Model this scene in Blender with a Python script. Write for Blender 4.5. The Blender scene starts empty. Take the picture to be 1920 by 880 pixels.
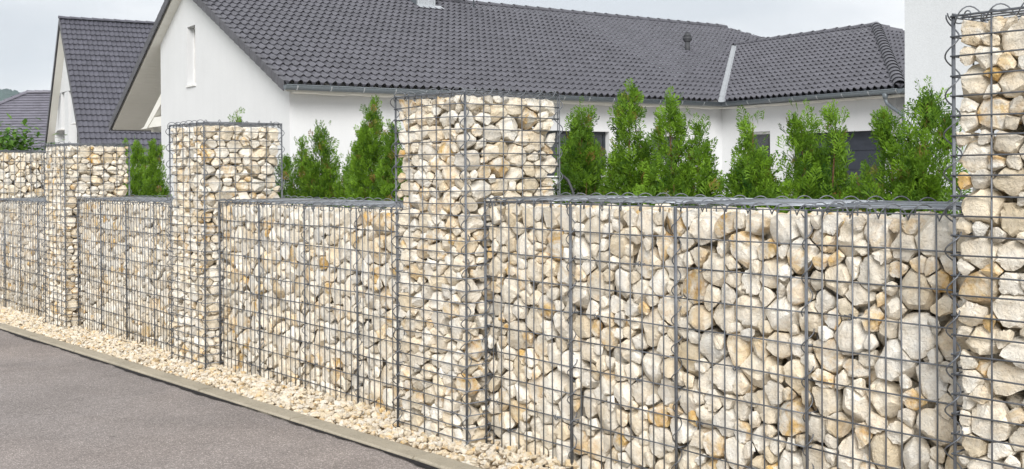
import bpy, bmesh, math, random
import numpy as np
from mathutils import Vector, Matrix, geometry
random.seed(7); rng = np.random.default_rng(11)
SC = bpy.context.scene
COL = SC.collection
R = math.radians

# ------------------------------------------------------------------ camera
cam = bpy.data.cameras.new('camera'); camo = bpy.data.objects.new('camera', cam); COL.objects.link(camo)
YAW, PITCH, ROLL = 0.8845, -0.0085, 0.006244
CAM = Vector((3.553, -2.768, 1.10))
_fw = Vector((-math.sin(YAW), math.cos(YAW), 0)); _rt = Vector((math.cos(YAW), math.sin(YAW), 0)); _up = Vector((0, 0, 1))
_f2 = _fw*math.cos(PITCH) + _up*math.sin(PITCH); _u2 = _up*math.cos(PITCH) - _fw*math.sin(PITCH)
_x = _rt*math.cos(ROLL) - _u2*math.sin(ROLL); _y = _rt*math.sin(ROLL) + _u2*math.cos(ROLL)
m3 = Matrix((_x, _y, -_f2)).transposed()
camo.matrix_world = Matrix.Translation(CAM) @ m3.to_4x4()
cam.sensor_width = 36; cam.lens = 2088.0/1920*36; cam.shift_y = -0.0512
cam.clip_start = .05; cam.clip_end = 5000
SC.camera = camo
# ------------------------------------------------------------------ light
SUN_EL, SUN_AZ = R(33), R(131)      # azimuth measured clockwise from +Y
world = bpy.data.worlds.new("World"); SC.world = world; world.use_nodes = True
wn, wl = world.node_tree.nodes, world.node_tree.links
bg = wn['Background']
sky = wn.new('ShaderNodeTexSky'); sky.sky_type = 'NISHITA'; sky.sun_disc = False
sky.sun_elevation = SUN_EL; sky.sun_rotation = SUN_AZ
tc = wn.new('ShaderNodeTexCoord'); mp = wn.new('ShaderNodeMapping'); mp.inputs['Scale'].default_value = (1, 1, 3.2); mp.inputs['Location'].default_value = (1.7, .4, .35)
n1 = wn.new('ShaderNodeTexNoise'); n1.inputs['Scale'].default_value = 2.6; n1.inputs['Detail'].default_value = 5; n1.inputs['Roughness'].default_value = .5
cr = wn.new('ShaderNodeValToRGB')
CLOUD_GAIN = 4.2
e = cr.color_ramp.elements
e[0].position = .36; e[0].color = (.66, .69, .725, 1)
e[1].position = .60; e[1].color = (.99, .985, .985, 1)
e2 = cr.color_ramp.elements.new(.48); e2.color = (.82, .835, .855, 1)
gain = wn.new('ShaderNodeVectorMath'); gain.operation = 'SCALE'; gain.inputs['Scale'].default_value = CLOUD_GAIN
mx = wn.new('ShaderNodeMix'); mx.data_type = 'RGBA'; mx.inputs['Factor'].default_value = .96
wl.new(tc.outputs['Generated'], mp.inputs['Vector']); wl.new(mp.outputs['Vector'], n1.inputs['Vector'])
wl.new(n1.outputs['Fac'], cr.inputs['Fac']); wl.new(cr.outputs['Color'], gain.inputs[0])
wl.new(sky.outputs['Color'], mx.inputs['A']); wl.new(gain.outputs['Vector'], mx.inputs['B'])
wl.new(mx.outputs['Result'], bg.inputs['Color']); bg.inputs['Strength'].default_value = .10
sun = bpy.data.lights.new('sun', 'SUN'); suno = bpy.data.objects.new('sun', sun); COL.objects.link(suno)
sun.energy = 1.5; sun.angle = R(30); sun.color = (1, .965, .92)
_d = Vector((math.sin(SUN_AZ)*math.cos(SUN_EL), math.cos(SUN_AZ)*math.cos(SUN_EL), math.sin(SUN_EL)))
suno.rotation_euler = (-_d).to_track_quat('-Z', 'Y').to_euler()
SC.view_settings.view_transform = 'Standard'; SC.view_settings.look = 'None'
SC.view_settings.gamma = 1; SC.view_settings.exposure = 1.42
try:
    SC.cycles.max_bounces = 8; SC.cycles.diffuse_bounces = 4; SC.cycles.use_denoising = True
except Exception: pass

# ------------------------------------------------------------------ helpers
def tag(o, label=None, cat=None, group=None, kind=None):
    if label: o['label'] = label
    if cat: o['category'] = cat
    if group: o['group'] = group
    if kind: o['kind'] = kind
    return o
def empty(name, loc=(0, 0, 0), rz=0, **k):
    o = bpy.data.objects.new(name, None); COL.objects.link(o); o.location = loc; o.rotation_euler = (0, 0, rz)
    o.empty_display_size = .2
    return tag(o, **k)
def link(name, me, parent=None, mat=None, loc=None):
    if mat is not None and not me.materials: me.materials.append(mat)
    o = bpy.data.objects.new(name, me); COL.objects.link(o)
    if parent is not None: o.parent = parent
    if loc is not None: o.location = loc
    return o
def mesh_np(name, V, F, smooth=False, col=None):
    """V (n,3), F (m,k) arrays of equal polygon size"""
    V = np.asarray(V, np.float32); F = np.asarray(F, np.int32)
    me = bpy.data.meshes.new(name)
    me.vertices.add(len(V)); me.vertices.foreach_set('co', V.ravel())
    k = F.shape[1]
    me.loops.add(F.size); me.loops.foreach_set('vertex_index', F.ravel())
    me.polygons.add(len(F)); me.polygons.foreach_set('loop_start', np.arange(0, F.size, k, dtype=np.int32))
    me.polygons.foreach_set('loop_total', np.full(len(F), k, np.int32))
    if col is not None:
        a = me.color_attributes.new('tint', 'FLOAT_COLOR', 'POINT')
        c = np.ones((len(V), 4), np.float32); c[:, :3] = col
        a.data.foreach_set('color', c.ravel())
    me.update(calc_edges=True)
    me.polygons.foreach_set('use_smooth', np.full(len(F), smooth, bool))
    return me
class MB:
    """collects boxes, prisms and tubes into one mesh"""
    def __init__(s): s.v = []; s.f = []; s.n = 0
    def add(s, V, F):
        V = [tuple(map(float, p)) for p in V]
        s.f += [tuple(i + s.n for i in f) for f in F]; s.v += V; s.n += len(V)
    def box(s, a, b):
        x0, y0, z0 = a; x1, y1, z1 = b
        s.add([(x0,y0,z0),(x1,y0,z0),(x1,y1,z0),(x0,y1,z0),(x0,y0,z1),(x1,y0,z1),(x1,y1,z1),(x0,y1,z1)],
              [(0,3,2,1),(4,5,6,7),(0,1,5,4),(1,2,6,5),(2,3,7,6),(3,0,4,7)])
    def prism(s, poly, axis, a, b):
        """poly 2D outline extruded along axis from a to b"""
        def P(u, v, w): return {'x': (w, u, v), 'y': (u, w, v), 'z': (u, v, w)}[axis]
        n = len(poly)
        V = [P(u, v, a) for u, v in poly] + [P(u, v, b) for u, v in poly]
        F = [tuple(range(n)), tuple(reversed(range(n, 2*n)))] + [(i, i+n, (i+1) % n + n, (i+1) % n) for i in range(n)]
        s.add(V, F)
    def tube(s, pts, r, n=6, r2=None, cap=True):
        pts = [np.array(p, float) for p in pts]; m = len(pts)
        T = [pts[min(i+1, m-1)] - pts[max(i-1, 0)] for i in range(m)]
        t0 = T[0]/np.linalg.norm(T[0]); ref = np.array([0, 0, 1.]) if abs(t0[2]) < .9 else np.array([1., 0, 0])
        u = np.cross(t0, ref); u /= np.linalg.norm(u)
        V = []
        for i in range(m):
            t = T[i]/(np.linalg.norm(T[i]) + 1e-12)
            u = u - t*(u@t); u /= np.linalg.norm(u) + 1e-12; w = np.cross(t, u)
            rr = r if r2 is None else r + (r2-r)*i/(m-1)
            for k in range(n):
                a = 2*math.pi*k/n; V.append(pts[i] + rr*(math.cos(a)*u + math.sin(a)*w))
        F = []
        for i in range(m-1):
            for k in range(n):
                a = i*n+k; b = i*n+(k+1) % n; F.append((a, b, b+n, a+n))
        if cap: F += [tuple(reversed(range(n))), tuple(range((m-1)*n, m*n))]
        s.add(V, F)
    def mesh(s, name, smooth=False):
        me = bpy.data.meshes.new(name); me.from_pydata(s.v, [], s.f); me.update()
        if smooth: me.polygons.foreach_set('use_smooth', [True]*len(me.polygons))
        return me
    def build(s, name, mat, parent=None, smooth=False, loc=None):
        return link(name, s.mesh(name, smooth), parent, mat, loc)
def bevel(o, w=.01, seg=2):
    m = o.modifiers.new('bevel', 'BEVEL'); m.width = w; m.segments = seg; m.limit_method = 'ANGLE'; return o

# ------------------------------------------------------------------ materials
class Mat:
    def __init__(s, name, rough=.8, spec=.3, metal=0):
        s.m = bpy.data.materials.new(name); s.m.use_nodes = True; s.n = s.m.node_tree.nodes; s.l = s.m.node_tree.links
        s.b = s.n['Principled BSDF']; s.b.inputs['Roughness'].default_value = rough
        s.b.inputs['Specular IOR Level'].default_value = spec; s.b.inputs['Metallic'].default_value = metal
        g = s.n.new('ShaderNodeNewGeometry'); s.pos = g.outputs['Position']; s.geo = g
    def noise(s, scale, detail=3, rough=.55, vec=None, dist=0):
        t = s.n.new('ShaderNodeTexNoise'); t.inputs['Scale'].default_value = scale; t.inputs['Detail'].default_value = detail
        t.inputs['Roughness'].default_value = rough; t.inputs['Distortion'].default_value = dist
        s.l.new(vec or s.pos, t.inputs['Vector']); return t.outputs['Fac']
    def vor(s, scale, vec=None, feature='F1', out='Distance'):
        t = s.n.new('ShaderNodeTexVoronoi'); t.feature = feature; t.inputs['Scale'].default_value = scale
        s.l.new(vec or s.pos, t.inputs['Vector']); return t.outputs[out]
    def ramp(s, fac, stops, interp='LINEAR'):
        r = s.n.new('ShaderNodeValToRGB'); r.color_ramp.interpolation = interp
        el = r.color_ramp.elements
        while len(el) < len(stops): el.new(.5)
        for i, (p, c) in enumerate(stops):
            el[i].position = p; c = c if isinstance(c, tuple) else (c, c, c); el[i].color = (*c, 1)
        s.l.new(fac, r.inputs['Fac']); return r.outputs['Color']
    def mix(s, fac, a, b, mode='MIX'):
        m = s.n.new('ShaderNodeMix'); m.data_type = 'RGBA'; m.blend_type = mode
        for key, v in (('Factor', fac), ('A', a), ('B', b)):
            if isinstance(v, (int, float)): m.inputs[key].default_value = v if key == 'Factor' else (v, v, v, 1)
            elif isinstance(v, tuple): m.inputs[key].default_value = (*v, 1)
            else: s.l.new(v, m.inputs[key])
        return m.outputs['Result']
    def math(s, op, a, b=0.0, clamp=False):
        m = s.n.new('ShaderNodeMath'); m.operation = op; m.use_clamp = clamp
        for i, v in enumerate((a, b)):
            if isinstance(v, (int, float)): m.inputs[i].default_value = v
            else: s.l.new(v, m.inputs[i])
        return m.outputs[0]
    def attr(s, name='tint'):
        a = s.n.new('ShaderNodeAttribute'); a.attribute_name = name
        sp = s.n.new('ShaderNodeSeparateColor'); s.l.new(a.outputs['Color'], sp.inputs['Color']); return a.outputs['Color'], sp.outputs
    def offset(s, vec, by, k):
        a = s.n.new('ShaderNodeVectorMath'); a.operation = 'MULTIPLY_ADD'
        s.l.new(by, a.inputs[0]); a.inputs[1].default_value = (k, k*1.7, k*2.3); s.l.new(vec, a.inputs[2]); return a.outputs[0]
    def bump(s, h, strength=.3, dist=.01, prev=None):
        b = s.n.new('ShaderNodeBump'); b.inputs['Strength'].default_value = strength; b.inputs['Distance'].default_value = dist
        s.l.new(h, b.inputs['Height'])
        if prev: s.l.new(prev, b.inputs['Normal'])
        s.l.new(b.outputs['Normal'], s.b.inputs['Normal']); return b.outputs['Normal']
    def color(s, c):
        if isinstance(c, tuple): s.b.inputs['Base Color'].default_value = (*c, 1)
        else: s.l.new(c, s.b.inputs['Base Color'])
        return s

def limestone(name, gain=1.0, warm=0.0, sc=1.0):
    M = Mat(name, rough=.92, spec=.15)
    col, ch = M.attr()
    tone, ochre, val = ch['Red'], ch['Green'], ch['Blue']
    v = M.offset(M.pos, col, 7)
    g = gain
    base = M.mix(tone, (.95*g, .93*g, .865*g), (.82*g, .71*g, .52*g))
    pat = M.ramp(M.noise(16*sc, 4, .62, v, .3), [(.38, 0.0), (.66, 1.0)])
    base = M.mix(M.math('MULTIPLY', pat, .38), base, (.76*g, .58*g, .345*g))
    dust = M.ramp(M.noise(9*sc, 3, .5, v), [(.45, 0.0), (.7, 1.0)])
    base = M.mix(M.math('MULTIPLY', dust, .5), base, (.88*g, .865*g, .82*g))
    om = M.ramp(M.noise(13*sc, 5, .65, M.offset(v, col, 3), .8), [(.42, 0.0), (.60, 1.0)])
    och = M.ramp(M.noise(40*sc, 3, .6, v), [(.3, (.60, .33, .08)), (.7, (.82, .60, .26))])
    base = M.mix(M.math('MULTIPLY', om, ochre), base, och)
    sp = M.ramp(M.noise(170*sc, 2, .6, v), [(.30, .62), (.46, 1.0)])
    base = M.mix(.55, base, sp, 'MULTIPLY')
    vv = M.math('ADD', M.math('MULTIPLY', val, .38), .75)
    cmb = M.n.new('ShaderNodeCombineColor')
    for k in ('Red', 'Green', 'Blue'): M.l.new(vv, cmb.inputs[k])
    base = M.mix(1.0, base, cmb.outputs['Color'], 'MULTIPLY')
    M.color(base)
    b1 = M.bump(M.noise(38*sc, 6, .72, v, .4), 1.0, .013)
    M.bump(M.noise(200*sc, 3, .6, v), .5, .0018, b1)
    return M.m
M_STONE = limestone('limestone')
M_PEB = limestone('limestone_gravel', .86, sc=1.6)

def galv(name, c, rough=.5, metal=.35):
    M = Mat(name, rough=rough, spec=.5, metal=metal)
    n = M.ramp(M.noise(35, 3, .6), [(.3, tuple(x*.78 for x in c)), (.7, tuple(min(1, x*1.2) for x in c))])
    M.color(n); return M.m
M_WIRE = galv('galvanised_wire', (.135, .146, .165), .42, .3)
M_ZINC = galv('zinc_gutter', (.145, .17, .19), .5, .25)
M_ZINCL = galv('bright_zinc', (.50, .53, .56), .38, .45)
M_ZINCM = galv('dull_zinc', (.42, .445, .47), .45, .3)
M_LID_SHEEN = galv('galvanised_wire_sky_sheen', (.30, .33, .37), .38, .45)  # same wire made paler: grazing sky reflection put into its colour
M_RUST = galv('rusty_wire', (.10, .06, .05), .8, .1)

def render_mat(name, c, bump=.25):
    M = Mat(name, rough=.93, spec=.15)
    st = M.ramp(M.noise(.7, 4, .6), [(.3, tuple(x*.955 for x in c)), (.7, c)])
    mpn = M.n.new('ShaderNodeMapping'); mpn.inputs['Scale'].default_value = (2.2, 2.2, .22); M.l.new(M.pos, mpn.inputs['Vector'])
    strk = M.ramp(M.noise(1.6, 5, .65, mpn.outputs[0]), [(.34, .978), (.55, 1.0)])
    st = M.mix(1, st, strk, 'MULTIPLY')
    fine = M.ramp(M.noise(90, 2, .6), [(.3, .91), (.6, 1.0)])
    M.color(M.mix(1, st, fine, 'MULTIPLY')); M.bump(M.noise(110, 3, .7), bump, .004); return M.m
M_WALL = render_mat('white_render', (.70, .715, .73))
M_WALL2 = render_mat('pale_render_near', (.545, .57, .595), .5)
def soffit_mat():
    M = Mat('soffit_boards', rough=.7); M.color(M.ramp(M.noise(1.2, 3), [(.3, (.74, .73, .68)), (.7, (.80, .79, .745))])); return M.m
M_SOFF = soffit_mat()
def plain(name, c, rough=.6, spec=.4, metal=0, var=.12, sc=4):
    M = Mat(name, rough=rough, spec=spec, metal=metal)
    M.color(M.ramp(M.noise(sc, 4, .6), [(.3, tuple(x*(1-var) for x in c)), (.7, tuple(min(1, x*(1+var)) for x in c))])); return M.m
M_FRAME = plain('white_frame', (.78, .78, .77), .4)
M_DARKF = plain('anthracite_frame', (.035, .04, .05), .45)
M_GLASS = plain('window_glass', (.03, .035, .042), .06, .8)
M_SHUT = plain('grey_roller_shutter', (.11, .12, .14), .5)
M_DOOR = plain('anthracite_garage_door', (.028, .034, .048), .5)
M_VENT = plain('dark_vent_pipe', (.05, .052, .058), .6)
M_LAMP = plain('grey_wall_lamp', (.16, .18, .19), .5)

def tile_mat(name, c, rough=.42):
    M = Mat(name, rough=rough, spec=.5)
    obj = M.n.new('ShaderNodeTexWhiteNoise'); obj.noise_dimensions = '3D'
    sn = M.n.new('ShaderNodeVectorMath'); sn.operation = 'SNAP'; M.l.new(M.pos, sn.inputs[0]); sn.inputs[1].default_value = (.37, .37, .25)
    M.l.new(sn.outputs[0], obj.inputs['Vector'])
    a = M.ramp(M.noise(3, 4, .6), [(.3, tuple(x*.86 for x in c)), (.7, tuple(x*1.12 for x in c))])
    b = M.ramp(obj.outputs['Value'], [(0, .87), (1, 1.11)])
    M.color(M.mix(1, a, b, 'MULTIPLY'))
    rr = M.ramp(M.noise(14, 3), [(.3, rough-.06), (.7, rough+.1)]); M.l.new(rr, M.b.inputs['Roughness'])
    M.bump(M.noise(60, 2), .12, .003); return M.m
M_TILE = tile_mat('engobed_roof_tile', (.092, .092, .109))
M_TILE2 = tile_mat('roof_tile_far', (.088, .088, .110))
M_TILE3 = tile_mat('flat_tile_far', (.15, .145, .178), .5)
M_VERGE = tile_mat('verge_tile', (.085, .085, .097), .55)

def asphalt():
    M = Mat('asphalt', rough=.9, spec=.25)
    big = M.ramp(M.noise(1.1, 5, .6), [(.3, (.238, .211, .198)), (.55, (.290, .259, .244)), (.75, (.325, .291, .276))])
    cell = M.vor(210, out='Color'); sep = M.n.new('ShaderNodeSeparateColor'); M.l.new(cell, sep.inputs[0])
    agg = M.ramp(sep.outputs['Red'], [(0, .68), (.55, .95), (.86, 1.2), (.97, 1.75)])
    c = M.mix(1, big, agg, 'MULTIPLY')
    sp = M.ramp(M.noise(15, 4, .7), [(.27, .55), (.36, 1.0)])
    c = M.mix(1, c, sp, 'MULTIPLY')
    stain = M.ramp(M.noise(4.0, 4, .6, None, .5), [(.35, .90), (.6, 1.0)])
    c = M.mix(1, c, stain, 'MULTIPLY')
    mp2 = M.n.new('ShaderNodeMapping'); mp2.inputs['Scale'].default_value = (1, 2.6, 1); mp2.inputs['Rotation'].default_value = (0, 0, .5); M.l.new(M.pos, mp2.inputs['Vector'])
    crk = M.ramp(M.noise(9, 5, .75, mp2.outputs[0], .6), [(.255, .42), (.30, 1.0)])
    c = M.mix(1, c, crk, 'MULTIPLY')
    pt = M.ramp(M.noise(.55, 3, .5, None, .4), [(.40, (.93, .945, .96)), (.60, (1.05, 1.035, 1.02))])
    c = M.mix(1, c, pt, 'MULTIPLY')
    M.color(c)
    b = M.bump(M.vor(210), .6, .003); M.bump(M.noise(30, 3), .2, .004, b)
    return M.m
M_ASPH = asphalt()
M_BITU = plain('bitumen_joint', (.022, .021, .023), .85, .2, 0, .3, 40)
def concrete(name, c):
    M = Mat(name, rough=.92, spec=.2)
    a = M.ramp(M.noise(3.0, 5, .65), [(.3, tuple(x*.82 for x in c)), (.7, tuple(x*1.1 for x in c))])
    s2 = M.ramp(M.noise(160, 2, .6), [(.32, .72), (.5, 1.0)])
    c2 = M.mix(.8, a, s2, 'MULTIPLY')
    d = M.ramp(M.noise(22, 4, .7), [(.3, .78), (.48, 1.0)])
    M.color(M.mix(.8, c2, d, 'MULTIPLY')); M.bump(M.noise(120, 3, .7), .5, .002); return M.m
M_KERB = concrete('kerb_concrete', (.40, .36, .285))
M_GRBASE = concrete('gravel_base', (.56, .46, .33))
def soil(name, a, b, sc=3):
    M = Mat(name, rough=.95, spec=.1); M.color(M.ramp(M.noise(sc, 6, .7), [(.35, a), (.65, b)])); M.bump(M.noise(sc*6, 4), .6, .03); return M.m
M_BOUNCE_GROUND = soil('pale_bounce_ground', (.30, .28, .25), (.40, .375, .34))  # pale tone of the unseen ground that bounces light at the house
M_FIELD = soil('field_ground', (.06, .09, .03), (.10, .13, .05), .05)
def foliage(name, dark, light, trans=.3):
    M = Mat(name, rough=.62, spec=.3)
    col, ch = M.attr()
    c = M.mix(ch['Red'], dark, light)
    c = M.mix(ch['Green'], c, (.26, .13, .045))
    M.color(c)
    out = M.n['Material Output']; tr = M.n.new('ShaderNodeBsdfTranslucent'); M.l.new(M.mix(.5, c, light), tr.inputs['Color'])
    ms = M.n.new('ShaderNodeMixShader'); ms.inputs[0].default_value = trans*.8
    M.l.new(M.b.outputs[0], ms.inputs[1]); M.l.new(tr.outputs[0], ms.inputs[2]); M.l.new(ms.outputs[0], out.inputs['Surface'])
    return M.m
M_THUJA = foliage('thuja_scales', (.018, .068, .006), (.175, .325, .020))
M_LEAF = foliage('broad_leaves', (.05, .14, .02), (.17, .32, .045), .35)
M_BARK = soil('bark', (.10, .055, .03), (.21, .125, .07), 20)
M_HILL = soil('forest_hill', (.025, .055, .045), (.05, .095, .07), .06)

# ------------------------------------------------------------------ the setting
def gz(x):                                   # street level falls gently to the left
    return .0163*min(x, 0) if x > -40 else -.652
def sheet(name, xs, ys, zf, mat, kind='structure', jitter=0):
    V = [(x, y, zf(x, y)) for x in xs for y in ys]; ny = len(ys)
    F = [(i*ny+j, (i+1)*ny+j, (i+1)*ny+j+1, i*ny+j+1) for i in range(len(xs)-1) for j in range(ny-1)]
    me = bpy.data.meshes.new(name); me.from_pydata(V, [], F); me.update()
    o = link(name, me, None, mat)
    me.polygons.foreach_set('use_smooth', [True]*len(F))
    return tag(o, kind=kind)
sheet('ground', [-1500, -400, -60, 60, 400, 1500], [-1500, -400, -7, 60, 400, 1500], lambda x, y: -.9, M_FIELD)
def smooth_noise(x, y): return math.sin(x*5.1+1)*math.sin(y*4.3)*.5 + math.sin(x*11.7)*math.sin(y*9.1+2)*.3
rxs = [-60+i for i in range(0, 52)] + [-8+.1*i for i in range(0, 125)] + [4.5+i for i in range(1, 30)]
rys = [-7.2+.4*i for i in range(0, 12)] + [-2.4+.12*i for i in range(0, 17)] + [-.41, -.3375]
sheet('road', rxs, rys, lambda x, y: gz(x) - .016 + .0022*smooth_noise(x, y), M_ASPH)
# ragged dark bitumen seam along the kerb (a thin sheet on the asphalt)
seam_v, seam_f = [], []
N = 700
for i in range(N):
    x = -14 + 17.0*i/(N-1)
    w = .021 + .010*math.sin(x*2.3+.7) + .008*math.sin(x*5.9) + .004*math.sin(x*31) + random.uniform(-.0022, .0022)
    if -3.9 < x < -3.3: w += .02*math.sin((x+3.9)/.6*math.pi)
    w = max(w, .004)
    z = gz(x) - .0105
    seam_v += [(x, -.3385, z), (x, -.3385-w, z+.0005)]
    if i: seam_f.append((2*i-2, 2*i-1, 2*i+1, 2*i))
me = bpy.data.meshes.new('bitumen_seam'); me.from_pydata(seam_v, [], seam_f); me.update()
tag(link('bitumen_seam', me, None, M_BITU), kind='structure')
# kerb of separate one metre concrete edging stones
kerb = empty('kerb', (0, -.286, 0), kind='structure')
kx = -14.03
while kx < 6:
    b = MB(); L = .986; z0, z1 = gz(kx), gz(kx+L)
    nseg = 6; V = []; F = []
    prof = [(-.05, -.2), (-.05, -.007), (-.043, 0), (.043, 0), (.05, -.007), (.05, -.2)]
    sh = random.uniform(-.003, .003); dzr = random.uniform(-.002, .002)
    for i in range(nseg+1):
        t = i/nseg
        for (py, pz) in prof:
            V.append((kx+L*t, py+sh+random.uniform(-.0012, .0012), z0+(z1-z0)*t+pz+dzr + (random.uniform(-.0015, 0) if pz > -.1 else 0)))
    n = len(prof)
    for i in range(nseg):
        for k in range(n): F.append((i*n+k, i*n+(k+1) % n, (i+1)*n+(k+1) % n, (i+1)*n+k))
    F += [tuple(range(n)), tuple(reversed(range(nseg*n, nseg*n+n)))]
    b.add(V, F); b.build('kerb_stone', M_KERB, kerb); kx += 1.0
sheet('gravel_bed', [-60, -30]+[-14+.25*i for i in range(0, 82)], [-.236, -.15, -.05, .02, .2, .5], lambda x, y: gz(x)-.035+.02*min(1, max(0, (y+.2)*4)), M_GRBASE)
sheet('unseen_bounce_ground', [-75]+[-14+1*i for i in range(0, 35)], [.45, .8, 3, 10, 40, 70], lambda x, y: -.02 if x > -14 else -.3, M_BOUNCE_GROUND)  # unseen ground, made pale to bounce light onto eave wall and soffits

import time; _t0 = time.time()
# ------------------------------------------------------------------ stones
def ico(sub):
    bm = bmesh.new(); bmesh.ops.create_icosphere(bm, subdivisions=sub, radius=1)
    V = np.array([v.co[:] for v in bm.verts]); V /= np.linalg.norm(V, axis=1)[:, None]
    F = np.array([[v.index for v in f.verts] for f in bm.faces]); bm.free(); return V, F
ICO = {k: ico(k) for k in (1, 2, 3, 4)}
def rand_rot(r):
    q = r.normal(size=4); q /= np.linalg.norm(q); w, x, y, z = q
    return np.array([[1-2*(y*y+z*z), 2*(x*y-z*w), 2*(x*z+y*w)], [2*(x*y+z*w), 1-2*(x*x+z*z), 2*(y*z-x*w)], [2*(x*z-y*w), 2*(y*z+x*w), 1-2*(x*x+y*y)]])
def unit(r, n):
    v = r.normal(size=(n, 3)); return v/np.linalg.norm(v, axis=1)[:, None]
def ico_step(D): return 2.2/math.sqrt(len(D))
def stone_shape(D, N, O, r, rad, p=0, noise=1.0):
    """cuts a ball of directions D by the planes N.x=O; vertices close to a ridge or corner are moved onto it, so facets stay crisp"""
    f = np.clip(D@N.T, 0, None)/O[None, :]
    idx = np.argsort(-f, axis=1)[:, :3]; n = len(D); ar = np.arange(n)
    f1, f2, f3 = f[ar, idx[:, 0]], f[ar, idx[:, 1]], f[ar, idx[:, 2]]
    X = D/f1[:, None]
    eps = ico_step(D)*.62
    # ridge projection: nearest point of the line where the two planes meet
    for m, k in (((f1-f2)/f1 < eps, 2), ((f1-f3)/f1 < eps*.8, 3)):
        m = np.nonzero(m)[0]
        if not len(m): continue
        A = N[idx[m, :k]]; rhs = O[idx[m, :k]]-np.einsum('mij,mj->mi', A, X[m])
        G = np.einsum('mij,mkj->mik', A, A)+np.eye(k)*.02
        dx = np.einsum('mij,mi->mj', A, np.linalg.solve(G, rhs[..., None])[..., 0])
        L = np.linalg.norm(dx, axis=1); lim = eps/f1[m]*1.3
        dx *= np.minimum(1, lim/np.maximum(L, 1e-9))[:, None]
        X[m] += dx
    ph = r.uniform(0, 6.28, (5, 1)); k = r.normal(size=(5, 3))*np.array([[2.2], [3.2], [5], [8], [12]])
    nz = (np.sin(k@D.T+ph)*np.array([[.016], [.014], [.013], [.011], [.009]])*noise).sum(0)
    return X*(1+nz-.015)[:, None]
def stone_tint(r):
    tone = r.beta(.85, 1.8); u = r.uniform()
    och = r.uniform(.85, 1) if u < .065 else (r.uniform(.4, .8) if u < .24 else r.uniform(0, .18))
    return (tone, och, r.beta(2.0, 1.25))
def fill_box(seed, size, zs, radii, r, faces):
    """packs sites with radii into a box (x,y,z from 0), metric stretched by zs in z; small stones only near the visible faces"""
    sz = np.array(size); S = np.array([1, 1, zs])
    P = np.zeros((6000, 3)); Q = np.zeros(6000); n = 0
    vol = sz.prod()
    for rad, dens in radii:
        tries = int(vol*dens)
        mg = .62*rad
        c = r.uniform(size=(tries, 3))*(sz-2*mg/S)+mg/S
        # many of the tries hug the faces, as hand laid facing stones do
        m = r.uniform(size=tries) < .6
        ax = r.integers(0, 2, tries); side = r.integers(0, 2, tries); side[ax == 1] = 0
        dd = rad*r.uniform(.62, .95, tries)
        for a in (0, 1):
            k = m & (ax == a); c[k, a] = np.where(side[k] == 0, dd[k], sz[a]-dd[k])
        tp = r.uniform(size=tries) < .12; c[tp, 2] = sz[2]-rad/zs*r.uniform(.5, .9, tp.sum())
        if rad < .033:
            dep = np.minimum.reduce([c[:, q] if sd == 0 else sz[q]-c[:, q] for q, sd in faces]+[sz[2]-c[:, 2]])
            c = c[dep < .10]
        elif rad < .045:
            dep = np.minimum.reduce([c[:, q] if sd == 0 else sz[q]-c[:, q] for q, sd in faces]+[sz[2]-c[:, 2]])
            c = c[(dep < .16) | (r.uniform(size=len(c)) < .15)]
        for s0 in range(0, len(c), 2500):
            cc = c[s0:s0+2500]
            if n:
                ca = (cc*S).astype(np.float32); pa = (P[:n]*S).astype(np.float32); d2 = (ca*ca).sum(1)[:, None]+(pa*pa).sum(1)[None]-2*ca@pa.T
                cc = cc[~(d2 < (.86*(Q[None, :n]+rad))**2).any(1)]
            n0 = n
            for q in cc:
                if n > n0 and ((((P[n0:n]-q)*S)**2).sum(1) < (1.72*rad)**2).any(): continue
                P[n] = q; Q[n] = rad*r.uniform(.93, 1.07); n += 1
    return P[:n].copy(), Q[:n].copy()
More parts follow.
